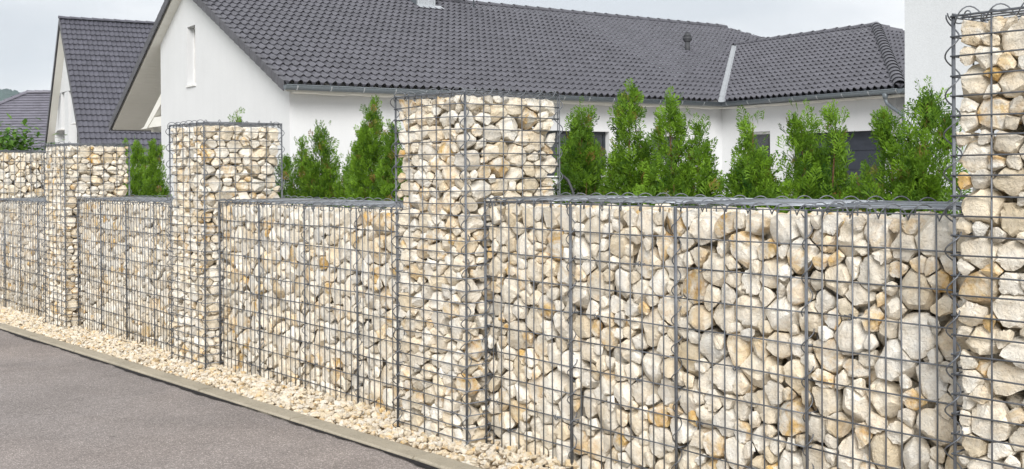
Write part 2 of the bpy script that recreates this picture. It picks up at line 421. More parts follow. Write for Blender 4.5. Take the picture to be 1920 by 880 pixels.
def stones_for(root, size, faces, zs, seed, hi, top_open=True, cap=300, radii=None, keep=None, cam_local=None):
    """root-local box 0..size filled with stones. faces: visible faces as (axis, side)."""
    r = np.random.default_rng(seed)
    radii = radii or [(.056, 4000), (.048, 20000), (.042, 34000), (.034, 60000), (.0265, 80000), (.020, 70000)]
    P, Q = fill_box(seed, size, zs, radii, r, faces)
    S = np.array([1, 1, zs]); sz = np.array(size)
    n = len(P); PS = P*S
    D2 = ((PS[:, None]-PS[None])**2).sum(2); np.fill_diagonal(D2, 9)
    K = min(34, n-1); NB = np.argpartition(D2, K, axis=1)[:, :K]
    # depth behind the nearest visible face
    dep = np.full(n, 9.0)
    for ax, side in faces:
        d = P[:, ax] if side == 0 else sz[ax]-P[:, ax]
        dep = np.minimum(dep, d)
    vis = dep < Q*1.15+.006
    camd = np.linalg.norm(P-np.array(cam_local), axis=1); order = np.argsort(camd)
    cand = [i for i in order if vis[i]]
    solo = set(cand[:cap])
    FV, FF, FC, base = [], [], [], 0
    for i in range(n):
        nb = NB[i]; d = PS[nb]-PS[i]; L = np.sqrt((d**2).sum(1)); nn = d/L[:, None]
        off = (L**2+Q[i]**2-Q[nb]**2)/(2*L); off = np.clip(off, .30*L, .72*L)*.975 - .0012
        PN = [nn]; PO = [off]
        rad = Q[i]; rec = max(0, r.normal(.003, .009))
        for ax in range(3):
            for side in (0, 1):
                dist = P[i, ax] if side == 0 else sz[ax]-P[i, ax]
                dist = dist*S[ax]
                nv = np.zeros(3); nv[ax] = -1 if side == 0 else 1
                free = (ax == 2 and side == 1)
                o = dist-.0035-(rec if ax < 2 else 0) + (.012 if free else 0)
                PN.append(nv[None]); PO.append(np.array([max(o, .01)]))
                if dist < 1.9*rad:
                    for _ in range(2):
                        t = nv+r.normal(size=3)*.34; t /= np.linalg.norm(t)
                        PN.append(t[None]); PO.append(np.array([max(.01, (dist-.003)*r.uniform(.90, 1.05))]))
        nc = r.integers(4, 7)
        PN.append(unit(r, nc)); PO.append(rad*r.uniform(.64, 1.2, nc))
        ax_ = unit(r, 1); sl_ = r.uniform(.46, .85); PN.append(np.concatenate([ax_, -ax_+unit(r, 1)*.25])); PN[-1] /= np.linalg.norm(PN[-1], axis=1)[:, None]; PO.append(rad*np.array([sl_, r.uniform(.7, 1.2)]))
        cp, = [unit(r, 14)]; PN.append(cp); PO.append(rad*r.uniform(1.45, 2.1, 14))
        PN = np.concatenate(PN); PO = np.concatenate(PO)
        lv = (4 if hi and i in solo and rad > .045 and camd[i] < 2.6 else 3) if (i in solo or dep[i] < (.075 if hi else .04)) else (2 if dep[i] < .14 else 1)
        D, F = ICO[lv]; D = D@rand_rot(r)
        V = stone_shape(D, PN, PO, r, rad)/S
        V = np.clip(V+P[i], [0.002, 0.002, -.02], [sz[0]-.002, sz[1]-.002, sz[2]+.03])-P[i]
        c = stone_tint(r)
        if i in solo:
            me = mesh_np('stone', V, F, True, np.array(c)[None]); me.set_sharp_from_angle(angle=R(24))
            link('stone', me, root, M_STONE, tuple(P[i]))
        else:
            FV.append(V+P[i]); FF.append(F+base); base += len(V); FC.append(np.repeat(np.array(c)[None], len(V), 0))
    if FV:
        me = mesh_np('stone_fill', np.concatenate(FV), np.concatenate(FF), True, np.concatenate(FC)); me.set_sharp_from_angle(angle=R(24))
        o = link('stone_fill', me, root, M_STONE)
        o['kind'] = 'stuff'
    return n, len(solo)

# ------------------------------------------------------------------ wire mesh
WR = .0024
def panel(mb, o, U, Vd, W, nu, nv, dv, nrm, r=WR, ext=(0, 0), vfront=True, jit=.0014):
    """welded mesh: nu cells along U over width W, nv rows of height dv down along Vd"""
    o = np.array(o, float); U = np.array(U, float); Vd = np.array(Vd, float); nrm = np.array(nrm, float)
    H = nv*dv
    for i in range(nu+1):
        x = W*i/nu
        a = o+U*(x+random.uniform(-jit, jit)*2)-Vd*ext[0]; b = o+U*(x+random.uniform(-jit, jit)*2)+Vd*(H+ext[1])
        k = nrm*(r if vfront else -r); mid = (a+b)/2+nrm*random.uniform(-jit, jit)*2+U*random.uniform(-jit, jit)*2
        mb.tube([a+k, mid+k, b+k], r, 6)
    for j in range(nv+1):
        a = o+Vd*(j*dv+random.uniform(-jit, jit))-U*.004; b = o+Vd*(j*dv+random.uniform(-jit, jit))+U*(W+.004)
        k = nrm*(-r if vfront else r); mid = (a+b)/2+nrm*random.uniform(-jit, jit)+Vd*random.uniform(-jit, jit)*2.5
        mb.tube([a+k, mid+k, b+k], r, 6)
def helix(mb, a, b, rad=.016, pitch=.1, r=.0019, ph=0.0, n=14, hand=1, k=5):
    a = np.array(a, float); b = np.array(b, float); d = b-a; L = np.linalg.norm(d); t = d/L
    ref = np.array([0, 0, 1.]) if abs(t[2]) < .9 else np.array([1., 0, 0])
    u = np.cross(t, ref); u /= np.linalg.norm(u); w = np.cross(t, u)
    m = int(L/pitch*n); pts = []
    w1, w2 = random.uniform(0, 6), random.uniform(0, 6)
    for i in range(m+1):
        s = i/m; an = 2*math.pi*(s*L/pitch)+ph+.35*math.sin(s*7+w1)
        rr = rad*(1+.14*math.sin(s*13+w2)+.06*math.sin(s*41+w1))
        pts.append(a+d*s+rr*(math.cos(an)*u+hand*math.sin(an)*w))
    mb.tube(pts, r, k)
def ring(mb, c, ax, rad, r=.002, n=12, open_=.8):
    ax = np.array(ax, float); ax /= np.linalg.norm(ax); ref = np.array([0, 0, 1.]) if abs(ax[2]) < .9 else np.array([1., 0, 0])
    u = np.cross(ax, ref); u /= np.linalg.norm(u); w = np.cross(ax, u); a0 = random.uniform(0, 6.28)
    mb.tube([np.array(c)+rad*(math.cos(a0+2*math.pi*open_*i/n)*u+math.sin(a0+2*math.pi*open_*i/n)*w)+ax*.002*i/n for i in range(n+1)], r, 5)

RZ = -.0125      # the wall runs at a slight angle to the X axis; each piece sits on this line
PIT, GAP = 2.588, 2.088
def pillar(xl, yo, ztop, zbot, label, seed, hi, faces, cap=300):
    H = ztop-zbot+.05
    root = empty('gabion_pillar', (xl, yo-.1, zbot-.05), 0, label=label, cat='gabion pillar', group='stone filled gabion pillars along the wall')
    cl = np.array(CAM)-np.array(root.location)
    stones_for(root, (.5, .5, H-.012), faces, 1.12, seed, hi, cap=cap, cam_local=cl)
    nv = int(round(H/.05)); T = H
    X, Y, Z = np.eye(3)
    for nm, o, U, nr in (('front_mesh', (0, 0, T), X, -Y), ('side_mesh', (.5, 0, T), Y, X), ('side_mesh', (0, 0, T), Y, -X), ('back_mesh', (0, .5, T), X, Y)):
        b = MB(); panel(b, o, U, -Z, .5, 5, nv, .05, nr, vfront=False); b.build(nm, M_WIRE, root, True)
    b = MB(); panel(b, (0, 0, T+.004), X, Y, .5, 5, 10, .05, Z); b.build('lid_mesh', M_WIRE, root, True)
    for (cx, cy) in ((0, 0), (.5, 0), (.5, .5), (0, .5)):
        b = MB(); helix(b, (cx, cy, .03), (cx, cy, T+.004), .0185, .1, r=.0021, ph=random.uniform(0, 6)); b.tube([(cx+.004, cy+.003, -.02), (cx+.004, cy+.003, T+.004)], .0024, 6)
        b.build('corner_lacing', M_WIRE, root, True)
    for a, c in (((0, 0), (.5, 0)), ((.5, 0), (.5, .5)), ((0, .5), (.5, .5)), ((0, 0), (0, .5))):
        b = MB(); helix(b, (*a, T+.002), (*c, T+.002), .0175, .083, hand=-1, ph=random.uniform(0, 6)); b.build('rim_lacing', M_WIRE, root, True)
    b = MB()
    for _ in range(7):
        f = random.choice([0, 1]); s = random.choice([.1, .2, .3, .4]); z = .05*random.randint(4, nv-3)
        c = (s, -.001, T-z) if f == 0 else (.501, s, T-z)
        ring(b, c, (1, .2, .1) if f == 0 else (.2, 1, .1), .0075)
        d = np.array([0, 1, 0]) if f == 0 else np.array([-1, 0, 0])
        b.tube([c, np.array(c)+d*.12+np.array([0, 0, .01])], .0018, 5)
    b.build('tie_wire', M_WIRE, root, True)
    return root
def low_wall(xl, yo, W, ztop, zbot, label, seed, hi, nb=4, cap=300, rz=RZ):
    H = ztop-zbot+.06
    root = empty('gabion_wall', (xl, yo, zbot-.06), rz, label=label, cat='gabion wall', group='low stone filled gabion walls between the pillars')
    cl = np.array(CAM)-np.array(root.location)
    stones_for(root, (W, .4, H-.014), [(1, 0)], .95, seed, hi, cap=cap, cam_local=cl,
               radii=[(.058, 2200), (.050, 12000), (.043, 34000), (.034, 60000), (.0265, 60000), (.020, 30000)])
    X, Y, Z = np.eye(3); bw = W/nb; T = H; nv = int(round(H/.1))
    for k in range(nb):
        x0 = k*bw
        for nm, y, nr in (('front_mesh', 0, -Y), ('back_mesh', .4, Y)):
            b = MB(); panel(b, (x0+.002, y, T), X, -Z, bw-.004, 10, nv, .1, nr, ext=(.003, 0)); b.build(nm, M_WIRE, root, True)
        b = MB(); panel(b, (x0+.002, -.004, T+.012), X, (0, 1, .014), bw-.004, 5, 8, .0505, Z, r=.0020, vfront=False, jit=.0015); b.build('lid_mesh', M_LID_SHEEN, root, True)
    for k in range(nb+1):
        x0 = k*bw
        b = MB(); panel(b, (x0, 0, T), Y, -Z, .4, 8, nv, .1, X)
        b.tube([(x0+.003, -.004, 0), (x0+.003, -.004, T)], .003, 6)
        b.build('seam_mesh', M_WIRE, root, True)
        b = MB(); helix(b, (x0, .002, .02), (x0, .002, T-.01), .0165, .1, ph=random.uniform(0, 6)); b.build('seam_lacing', M_WIRE, root, True)
        if 0 < k < nb and random.random() < .8:
            b = MB(); helix(b, (x0, 0, T+.012), (x0, .4, T+.012), .012, .09); b.build('seam_lacing', M_WIRE, root, True)
    for y in (0, .4):
        b = MB(); helix(b, (0, y, T+.003+y*.025), (W, y, T+.003+y*.025), .019, .093, r=.0022, hand=-1, ph=random.uniform(0, 6)); b.build('rim_lacing', M_WIRE, root, True)
    b = MB()
    for k in range(nb):
        for q in range(3):
            c = np.array([(k+random.uniform(.15, .85))*bw, -.001, T-.1*random.randint(1, nv-1)])
            ring(b, c, (1, .1, .1), .0085); b.tube([c, c+np.array([.01, .16, .005])], .0018, 5)
            b.tube([c+np.array([-.02, .003, .004]), c+np.array([.02, .003, -.003])], .0019, 5)
    b.build('tie_wire', M_WIRE, root, True)
    return root

PX = [2.088, -.5, -3.088, -5.675]           # left edges of the four pillars
PYO = [-.034, 0, .047, .07]
pillar(PX[0], PYO[0], 1.485, 0, 'tall pillar of white stones in wire mesh at the right edge of the photo', 31, True, [(1, 0), (0, 1)])
pillar(PX[1], PYO[1], 1.427, 0, 'stone pillar in wire mesh in the middle, in front of the long white eave wall', 32, True, [(1, 0), (0, 1)])
pillar(PX[2], PYO[2], 1.40, -.045, 'stone pillar in wire mesh below the white gable, with a thuja sprig behind its top', 33, False, [(1, 0), (0, 1)])
pillar(PX[3], PYO[3], 1.338, -.07, 'stone pillar in wire mesh below the steep roofed far house', 34, False, [(1, 0), (0, 1)])
low_wall(0, 0, GAP, .983, 0, 'long low stone wall in wire mesh nearest the camera, right of the middle pillar', 41, True)
low_wall(-2.588, .04, GAP, .935, -.02, 'low stone wall in wire mesh just left of the middle pillar', 42, False)
low_wall(-5.175, .07, GAP, .912, -.055, 'low stone wall in wire mesh left of the pillar below the white gable', 43, False)
low_wall(-7.76, .09, 2.085, .87, -.10, 'low stone wall in wire mesh at the far left beyond the last pillar', 44, False)
# taller gabion wall turning into the garden at the far left
def corner_wall():
    W, Lw, ztop, zbot = .5, 1.5, 1.335, -.12
    H = ztop-zbot
    root = empty('gabion_corner_wall', (-8.27, -.03, zbot), 0, label='taller mesh wall of stones running back into the garden at the far left', cat='gabion wall')
    stones_for(root, (W, Lw, H-.012), [(0, 1), (1, 0)], 1.0, 51, False, cam_local=np.array(CAM)-np.array(root.location))
    X, Y, Z = np.eye(3); T = H
    for k in range(3):
        for nm, x, nr in (('front_mesh', W, X), ('back_mesh', 0, -X)):
            b = MB(); panel(b, (x, k*.5, T), Y, -Z, .5, 10, 14, .1, nr); b.build(nm, M_WIRE, root, True)
        b = MB(); panel(b, (0, k*.5, T+.005), X, Y, W, 5, 10, .05, Z); b.build('lid_mesh', M_WIRE, root, True)
    for k in range(4):
        b = MB(); helix(b, (W, k*.5, .02), (W, k*.5, T)); b.build('seam_lacing', M_WIRE, root, True)
    b = MB(); helix(b, (W, 0, T), (W, Lw, T)); b.build('rim_lacing', M_WIRE, root, True)
corner_wall()

# ------------------------------------------------------------------ gravel strip
def gravel():
    r = np.random.default_rng(5)
    FV, FF, FC, base = [], [], [], 0
    n = 11500
    protos = {}
    for lv in (1, 2):
        L = []
        for _ in range(26):
            nc = 11
            N = unit(r, nc+12); O = np.concatenate([r.uniform(.55, 1.0, nc), np.full(12, 1.1)])
            D, F = ICO[lv]; L.append(stone_shape(D, N, O, r, 1))
        protos[lv] = L
    xs = r.uniform(0, 1, n)
    for i in range(n):
        x = 1.6-xs[i]*13.5; y = -.232+r.uniform(0, 1)*.36
        if x > .4 and y > .04: continue
        lv = 2 if x > -2.1 else 1
        V = protos[lv][r.integers(26)]
        s = r.choice([.0075, .0105, .0135, .0175], p=[.22, .38, .30, .10])*r.uniform(.85, 1.15)*(1.08 if lv == 1 else 1)
        y = max(y, -.236+s*.95) if r.uniform() < .93 else y
        sc = np.array([s*r.uniform(1.0, 1.6), s*r.uniform(.8, 1.1), s*r.uniform(.6, .95)])
        a = r.uniform(0, 6.28); ca, sa = math.cos(a), math.sin(a)
        Rz = np.array([[ca, -sa, 0], [sa, ca, 0], [0, 0, 1]]); tl = r.normal(size=2)*.35
        Rx = np.array([[1, 0, 0], [0, math.cos(tl[0]), -math.sin(tl[0])], [0, math.sin(tl[0]), math.cos(tl[0])]])
        z = gz(x)-.006+r.uniform(-.012, .012)+.016*min(1, max(0, (y+.2)*5))
        W = (V*sc)@(Rz@Rx).T+np.array([x, y, z])
        F = ICO[lv][1]
        c = stone_tint(r); c = (min(1, c[0]*1.0+.12), min(.75, c[1]+.16), .35+.65*c[2])
        FV.append(W); FF.append(F+base); base += len(W); FC.append(np.repeat(np.array(c)[None], len(W), 0))
    o = link('gravel', mesh_np('gravel', np.concatenate(FV), np.concatenate(FF), False, np.concatenate(FC)), None, M_PEB)
    tag(o, label='strip of cream limestone gravel between the kerb and the stone wall', cat='gravel', kind='stuff')
gravel()

# ------------------------------------------------------------------ thujas
def spray_template(r, L=1.0):
    els = []                                # base, direction, length, width
    def el(b, d, l, w): els.append((np.array(b), np.array(d)/np.linalg.norm(d), l, w))
    el((0, 0, 0), (1, 0, 0), .55, .030); el((.5, 0, 0), (1, r.uniform(-.1, .1), 0), .55, .040)
    k = 0
    for t in np.linspace(.12, .86, 8):
        s = 1 if k % 2 else -1; k += 1
        a = R(r.uniform(34, 50))*s; l = (.50*(1-t)+.20)*r.uniform(.85, 1.15)
        d = np.array([math.cos(a), math.sin(a), r.uniform(-.18, .18)])
        el((t, 0, 0), d, l, .085)
        for q in (.5,):
            s2 = 1 if r.uniform() < .5 else -1; a2 = a+R(r.uniform(28, 42))*s2
            d2 = np.array([math.cos(a2), math.sin(a2), r.uniform(-.25, .25)])
            el(np.array([t, 0, 0])+d*l*q, d2, l*r.uniform(.4, .55), .08)
    V, F = [], []
    for i, (b, d, l, w) in enumerate(els):
        sd = np.cross(d, [0, 0, 1.]); sd /= np.linalg.norm(sd); ro = r.uniform(-.7, .7)
        sd = sd*math.cos(ro)+np.array([0, 0, 1])*math.sin(ro)
        V += [b, b+d*l*.62+sd*w/2, b+d*l, b+d*l*.62-sd*w/2]; F.append((4*i, 4*i+1, 4*i+2, 4*i+3))
    return np.array(V), np.array(F)
_r = np.random.default_rng(3); SPR = [spray_template(_r) for _ in range(8)]
def thuja(x, y, h, wid, leaders, n, label, seed, name='thuja_shrub', tone=0.0, z0=0.0):
    """leaders: (dx, dy, height share, weight, plume radius)"""
    r = np.random.default_rng(seed)
    root = empty(name, (x, y, z0), 0, label=label, cat='thuja', group='young thuja hedge plants behind the stone wall')
    mb = MB()
    axes = []
    for dx, dy, hs, wt, pr in (l[:5] for l in leaders):
        H = h*hs; p1 = np.array([dx*.5, dy*.5, H*.45]); p2 = np.array([dx, dy, H*.96])
        mb.tube([(0, 0, -.03), tuple(p1*.5), tuple(p1), tuple((p1+p2)/2), tuple(p2)], .011, 6, .002); axes.append((p1, p2, H, pr))
    for _ in range(16):
        a = r.uniform(0, 6.28); t = r.uniform(.05, .6); p1, p2, H, pr = axes[r.integers(len(axes))]
        b = p1*t*2 if t < .5 else p1+(p2-p1)*(t-.5)*2
        o = np.array([math.cos(a), math.sin(a), 0])*wid*.42*(1-t*.7)
        mb.tube([b, b+o*.6+np.array([0, 0, .10*h]), b+o+np.array([0, 0, .26*h])], .005, 5, .0015)
    mb.build('trunk', M_BARK, root, True)
    wts = np.array([l[3] for l in leaders], float); wts /= wts.sum()
    FV, FF, FC, base = [], [], [], 0
    zmin = .50; n = int(n*1.0)
    K = max(14, n//15)
    cl = []
    half = wid*.53*(1 if len(leaders) == 1 else .84)
    def radius(t, pr, hb):
        body = half*max(0, (hb-t)/(hb-.60))**.62 if t > .60 else half
        return max(body, pr*min(1, max(0, (1-t)/.10))**.7)
    def pick(i):
        while True:
            li = r.choice(len(leaders), p=wts) if i > len(leaders)*3 else i % len(leaders)
            p1, p2, H, pr = axes[li]; hb = leaders[li][5] if len(leaders[li]) > 5 else .95
            t = r.uniform(zmin/max(H, .5), .99) if i > len(leaders)*3 else r.uniform(.86, .985)
            rad = radius(t, pr, hb)
            if i <= len(leaders)*3 or r.uniform() < (rad/half)**1.25+(.08 if t < .82 else .16): return li, t, rad
    for i in range(K):                        # upswept branchlets: each a loose flame of flat sprays
        li, t, rad = pick(i)
        cl.append((li, t, rad*r.uniform(.9, 1.12), r.uniform(0, 6.28), r.uniform(.5, 1), np.clip(r.normal(0, .19), -.38, .38)))
    n = int(n*2.05)
    for i in range(n):
        if i % 5 < 2: li, t, rad, a, q, ct_ = cl[(i*7) % K]
        else: li, t, rad = pick(99); a = r.uniform(0, 6.28); q = r.uniform()**.38; ct_ = cl[int(a*2.2+t*23) % K][5]*.8
        p1, p2, H, pr = axes[li]
        ax = p1*(t/.45) if t < .45 else p1+(p2-p1)*(t-.45)/.51
        out = np.array([math.cos(a), math.sin(a), 0.0])
        lean = out*(.32 if t < .85 else .12)+np.array([0, 0, 1.0])
        s_ = r.uniform(-.06, .055)
        pos = np.array([ax[0], ax[1], H*t])+out*rad*q*.86+lean*s_+r.normal(size=3)*np.array([.012, .012, .008])-np.array([0, 0, .03])
        L = r.uniform(.046, .082)*(1.0 if t < .85 else .85)
        o2 = out+r.normal(size=3)*.55
        d = o2*.42*r.uniform(.3, 1.4)+np.array([0, 0, 1.0])+r.normal(size=3)*.12; d /= np.linalg.norm(d)
        s = np.cross(d, out+r.normal(size=3)*.5); s /= np.linalg.norm(s); w = np.cross(d, s)
        if r.uniform() < .5: s, w = w, s
        B = np.stack([d, s, w])*L
        V, F = SPR[r.integers(8)]
        FV.append(V@B+pos); FF.append(F+base); base += len(V)
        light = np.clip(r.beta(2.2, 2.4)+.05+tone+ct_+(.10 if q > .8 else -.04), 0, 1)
        brown = r.uniform(.4, .9) if r.uniform() < .03 else 0
        FC.append(np.repeat(np.array([[light, brown, 0]]), len(V), 0))
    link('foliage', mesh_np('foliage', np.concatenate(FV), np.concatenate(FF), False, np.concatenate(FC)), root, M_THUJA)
    return root
def D(u): return None
S1 = lambda pr=.05: [(0.0, 0.0, 1.0, 1, pr)]
# right group, seen over the long low wall
thuja(-.449, .95, 1.420, 0.327, [(.005, 0, 1, 1, .04, .96), (-.045, .02, .94, .4, .04, .94)], 1150, 'thuja just right of the middle pillar, blunt cone with a frayed top', 101)
thuja(-.121, .95, 1.505, 0.337, [(.0, 0, 1, 1, .055, .89), (.07, .03, .84, .4, .03, .93)], 1150, 'second thuja right of the middle pillar, with a tall thick leader', 102)
thuja(.20, .95, 1.425, 0.402, [(-.05, -.02, 1, .6, .052, .86), (.07, .05, .93, .5, .04, .88)], 1400, 'thuja with two unequal leaders in front of the shuttered window', 103, tone=.05)
thuja(.429, 1.12, 1.190, 0.163, S1(.022), 330, 'small narrow thuja peeking between two larger ones near the house corner', 104)
thuja(.60, .95, 1.355, 0.402, [(0, 0, 1, .4, .022, .88), (-.03, 0, .91, .5, .04, .92), (.05, -.04, .87, .5, .05, .93)], 1350, 'thuja with one thin spike on top, left of the garage door', 105, tone=.03)
thuja(.905, .95, 1.345, 0.381, [(-.05, -.02, 1, .6, .058, .85), (.07, .04, .985, .5, .045, .85)], 1350, 'forked thuja in front of the dark garage door', 106, tone=.05)
thuja(1.30, .95, 1.3950, 0.501, [(.07, .03, 1.0, 1, .055), (-.05, -.02, .925, .6, .035), (-.13, 0, .80, .4, .06)], 2000, 'tallest broad thuja at the right, against the plain white wall', 107, tone=.0)
thuja(1.09, 1.35, 1.170, 0.153, S1(.025), 260, 'tiny thuja tip low in front of the garage door, right of the forked thuja', 108)
# middle group between the two nearer pillars
thuja(-3.53, .95, 1.250, 0.206, S1(.02), 420, 'dark thuja half hidden by the pillar below the white gable', 109, tone=-.1)
thuja(-3.26, .95, 1.330, 0.240, S1(.022), 620, 'slender pointed thuja, second from the pillar below the white gable', 110, tone=-.05)
thuja(-2.98, .95, 1.425, 0.300, [(0, 0, 1, .8, .055), (.06, .03, .84, .5, .05)], 1150, 'bushy thuja with airy top between the two nearer pillars', 111)
thuja(-2.66, 1.0, 1.33, 0.300, [(.05, 0, 1, .3, .035, .80), (-.04, 0, .90, .8, .06, .96)], 1050, 'thuja with a thin wispy top beside the grey wall lamp', 112, tone=.05)
thuja(-2.368, .95, 1.530, 0.310, [(0, 0, 1, 1, .045)], 1250, 'tall thuja with a straight bright leader left of the middle pillar', 113, tone=.08)
thuja(-2.12, .95, 1.390, 0.239, S1(.035), 620, 'thuja cut off from view by the left edge of the middle pillar', 114, tone=.03)
# left group
thuja(-4.249, .95, 1.655, 0.153, S1(.022), 200, 'thin thuja sprig poking up behind the pillar below the white gable', 115, tone=.15)
thuja(-6.27, .95, 1.400, 0.250, S1(.05), 700, 'thuja right beside the pillar below the far house, left of two', 116, tone=.15)
thuja(-5.86, .95, 1.370, 0.250, S1(.05), 700, 'thuja beside the far pillar, right of two', 117, tone=.1)
thuja(-6.72, 1.0, 1.410, 0.239, S1(.04), 260, 'pale thuja tips just above the pillar below the far house', 118, tone=.3)
# broad leaved bush at the far left and low light shrub before the garage
def leafy(x, y, z0, h, w, n, label, seed, ls=.07, tone=0):
    r = np.random.default_rng(seed)
    root = empty('leafy_bush', (x, y, z0), 0, label=label, cat='bush')
    mb = MB()
    for _ in range(9):
        a = r.uniform(0, 6.28); e = np.array([math.cos(a)*w*.35, math.sin(a)*w*.35, h*r.uniform(.6, .9)])
        mb.tube([(0, 0, 0), e*np.array([.4, .4, .5]), e], .02, 5, .004)
    mb.build('trunk', M_BARK, root, True)
    FV, FF, FC = [], [], []
    cl = [(r.normal(size=3)*np.array([w*.26, w*.26, h*.16])+np.array([0, 0, h*.62]), r.uniform(.5, 1.0)) for _ in range(26)]
    for i in range(n):
        c, t = cl[r.integers(len(cl))]; p = c+r.normal(size=3)*np.array([w*.10, w*.10, h*.07])
        L = ls*r.uniform(.6, 1.3); d = unit(r, 1)[0]; d[2] = d[2]*.4-.15; d /= np.linalg.norm(d)
        s = np.cross(d, [0, 0, 1.]); s /= np.linalg.norm(s); up = np.cross(s, d)
        V = [p, p+d*L*.45+s*L*.26+up*L*.06, p+d*L, p+d*L*.45-s*L*.26+up*L*.06]
        b = 4*i; FV += V; FF += [(b, b+1, b+2), (b, b+2, b+3)]
        FC += [(np.clip(r.beta(2, 2)+tone, 0, 1), 0, 0)]*4
    link('foliage', mesh_np('foliage', np.array(FV), np.array(FF), False, np.array(FC)), root, M_LEAF)
leafy(-13.2, 1.75, -.3, 2.15, .95, 4200, 'broad leaved green bush above the stone wall at the far left', 201, .12)
leafy(1.0, 1.35, .2, 1.05, .42, 1500, 'low pale leaved shrub showing between the forked and the tallest thuja', 202, .035, .25)
leafy(.33, 1.3, .2, .98, .34, 900, 'low pale leaved shrub behind the small narrow thuja', 203, .035, .25)
# black cable looping up behind the middle pillar
b = MB(); pts = [(.02-.0*i, 0, 0) for i in range(1)]
pts = [(.035, .47, .80), (.03, .47, .95), (.02, .462, 1.02), (.0, .455, 1.065), (-.03, .45, 1.085)]
b.tube(pts, .006, 8); o = b.build('cable', M_VENT, None, True); tag(o, label='short black cable curving up behind the middle stone pillar', cat='cable')

# ------------------------------------------------------------------ houses
def poly_wall(mb, outer, holes, fix, axis, thick, into):
    """vertical wall: outer/holes are (s, z) polygons in the plane; axis: 'x' wall runs along local x at y=fix, 'y' runs along y at x=fix.
    thick extends towards into (+1/-1) of the other axis."""
    loops = [outer]+holes
    flat = [p for l in loops for p in l]
    tris = geometry.tessellate_polygon([[Vector((p[0], p[1], 0)) for p in l] for l in loops])
    def P(s, z, d): return (s, fix+into*d, z) if axis == 'x' else (fix+into*d, s, z)
    V = [P(s, z, 0) for s, z in flat]+[P(s, z, thick) for s, z in flat]; n = len(flat)
    F = [tuple(t) for t in tris]+[tuple(i+n for i in reversed(t)) for t in tris]
    k = 0
    for l in loops:
        m = len(l)
        for i in range(m): F.append((k+i, k+(i+1) % m, k+(i+1) % m+n, k+i+n))
        k += m
    mb.add(V, F)
def fixnormals(o):
    bm = bmesh.new(); bm.from_mesh(o.data); bmesh.ops.recalc_face_normals(bm, faces=bm.faces); bm.to_mesh(o.data); bm.free(); return o
def rect(s0, z0, s1, z1): return [(s0, z0), (s1, z0), (s1, z1), (s0, z1)]
TW, TL = .199, .36
def tile_mesh(name, w=TW, L=TL, amp=.026, seg=8, lip=.042, flat=False, undercut=False):
    """one interlocking tile: local x across, y up the slope, z out of the roof; wave profile, raised front edge"""
    V, F = [], []
    def prof(s):
        if flat: return 0.0 if s < .985 else -.006
        s = (s+.25) % 1.0
        return amp*(math.cos(2*math.pi*s)+.28*math.cos(4*math.pi*s))
    segs = 2 if flat else seg
    Lb = L+.07
    for i in range(segs+1):
        s = i/segs; z = prof(s if s < 1 or flat else 0.0); x = s*w
        zb = z+lip-.012 if (undercut or not (flat or z < -amp*.35)) else z-.012
        V += [(x, 0, zb), (x, 0, z+lip), (x, .02, z+lip+.003), (x, Lb, z+.002-(.008 if not flat else 0))]
    for i in range(segs):
        a = 4*i
        for k in range(3): F.append((a+k, a+4+k, a+5+k, a+1+k))
    me = bpy.data.meshes.new(name); me.from_pydata(V, [], F); me.update()
    for p in me.polygons: p.use_smooth = (not flat) and abs(p.normal.z) > .5
    return me
def roof_plane(root, origin, ux, uy, x0, x1, nrows, mat, tm, cuts, solo, w=TW, L=TL, seed=0, campos=None):
    """rows of tiles on a plane (origin, ux along the eave, uy up the slope), clipped by cut planes (point, normal pointing outside)"""
    o = Vector(origin); ux = Vector(ux).normalized(); uy = Vector(uy).normalized(); nz = ux.cross(uy)
    n = int((x1-x0)/w)
    M = Matrix((ux, uy, nz)).transposed()
    cells = []
    rr = random.Random(seed)
    for j in range(nrows):
        for i in range(n):
            p = o+ux*(x0+i*w)+uy*(j*L)
            corners = [p, p+ux*w, p+uy*L, p+ux*w+uy*L]
            outs = 0; full = True
            for cp, cn in cuts:
                dd = [(c-Vector(cp)).dot(Vector(cn)) for c in corners]
                if min(dd) > 0: outs = 1
                if max(dd) > -.01: full = False
            if outs: continue
            cells.append((p, full))
    RM = root.matrix_basis if False else Matrix.Translation(root.location) @ Matrix.Rotation(root.rotation_euler.z, 4, 'Z')
    ci = sorted((((RM @ p)-CAM).length, k) for k, (p, full) in enumerate(cells) if full)
    ids = set(k for _, k in ci[:solo])
    base_v = np.array([v.co[:] for v in tm.vertices]); base_f = [tuple(p.vertices) for p in tm.polygons]
    F0 = np.array(base_f); Mn = np.array(M)
    V, F = [], []; nb = 0
    for k, (p, full) in enumerate(cells):
        dz = rr.uniform(-.0025, .0025); dx = rr.uniform(-.0015, .0015)
        p = p+nz*dz+ux*dx
        if k in ids:
            t = link('roof_tile', tm, root, mat)
            t.matrix_local = Matrix.Translation(p) @ M.to_4x4()
        else:
            V.append(base_v@Mn.T+np.array(p)); F.append(F0+nb); nb += len(base_v)
    if V:
        me = mesh_np('roof_tiling', np.concatenate(V), np.concatenate(F), False)
        bm = bmesh.new(); bm.from_mesh(me)
        for cp, cn in cuts:
            bmesh.ops.bisect_plane(bm, geom=bm.verts[:]+bm.edges[:]+bm.faces[:], plane_co=cp, plane_no=cn, clear_outer=True)
        bm.to_mesh(me); bm.free()
        sm = [p.use_smooth for p in tm.polygons][0]
        me.polygons.foreach_set('use_smooth', [True]*len(me.polygons)) if tm.get('soft') else None
        o = link('roof_tiling', me, root, mat); o['kind'] = 'stuff'
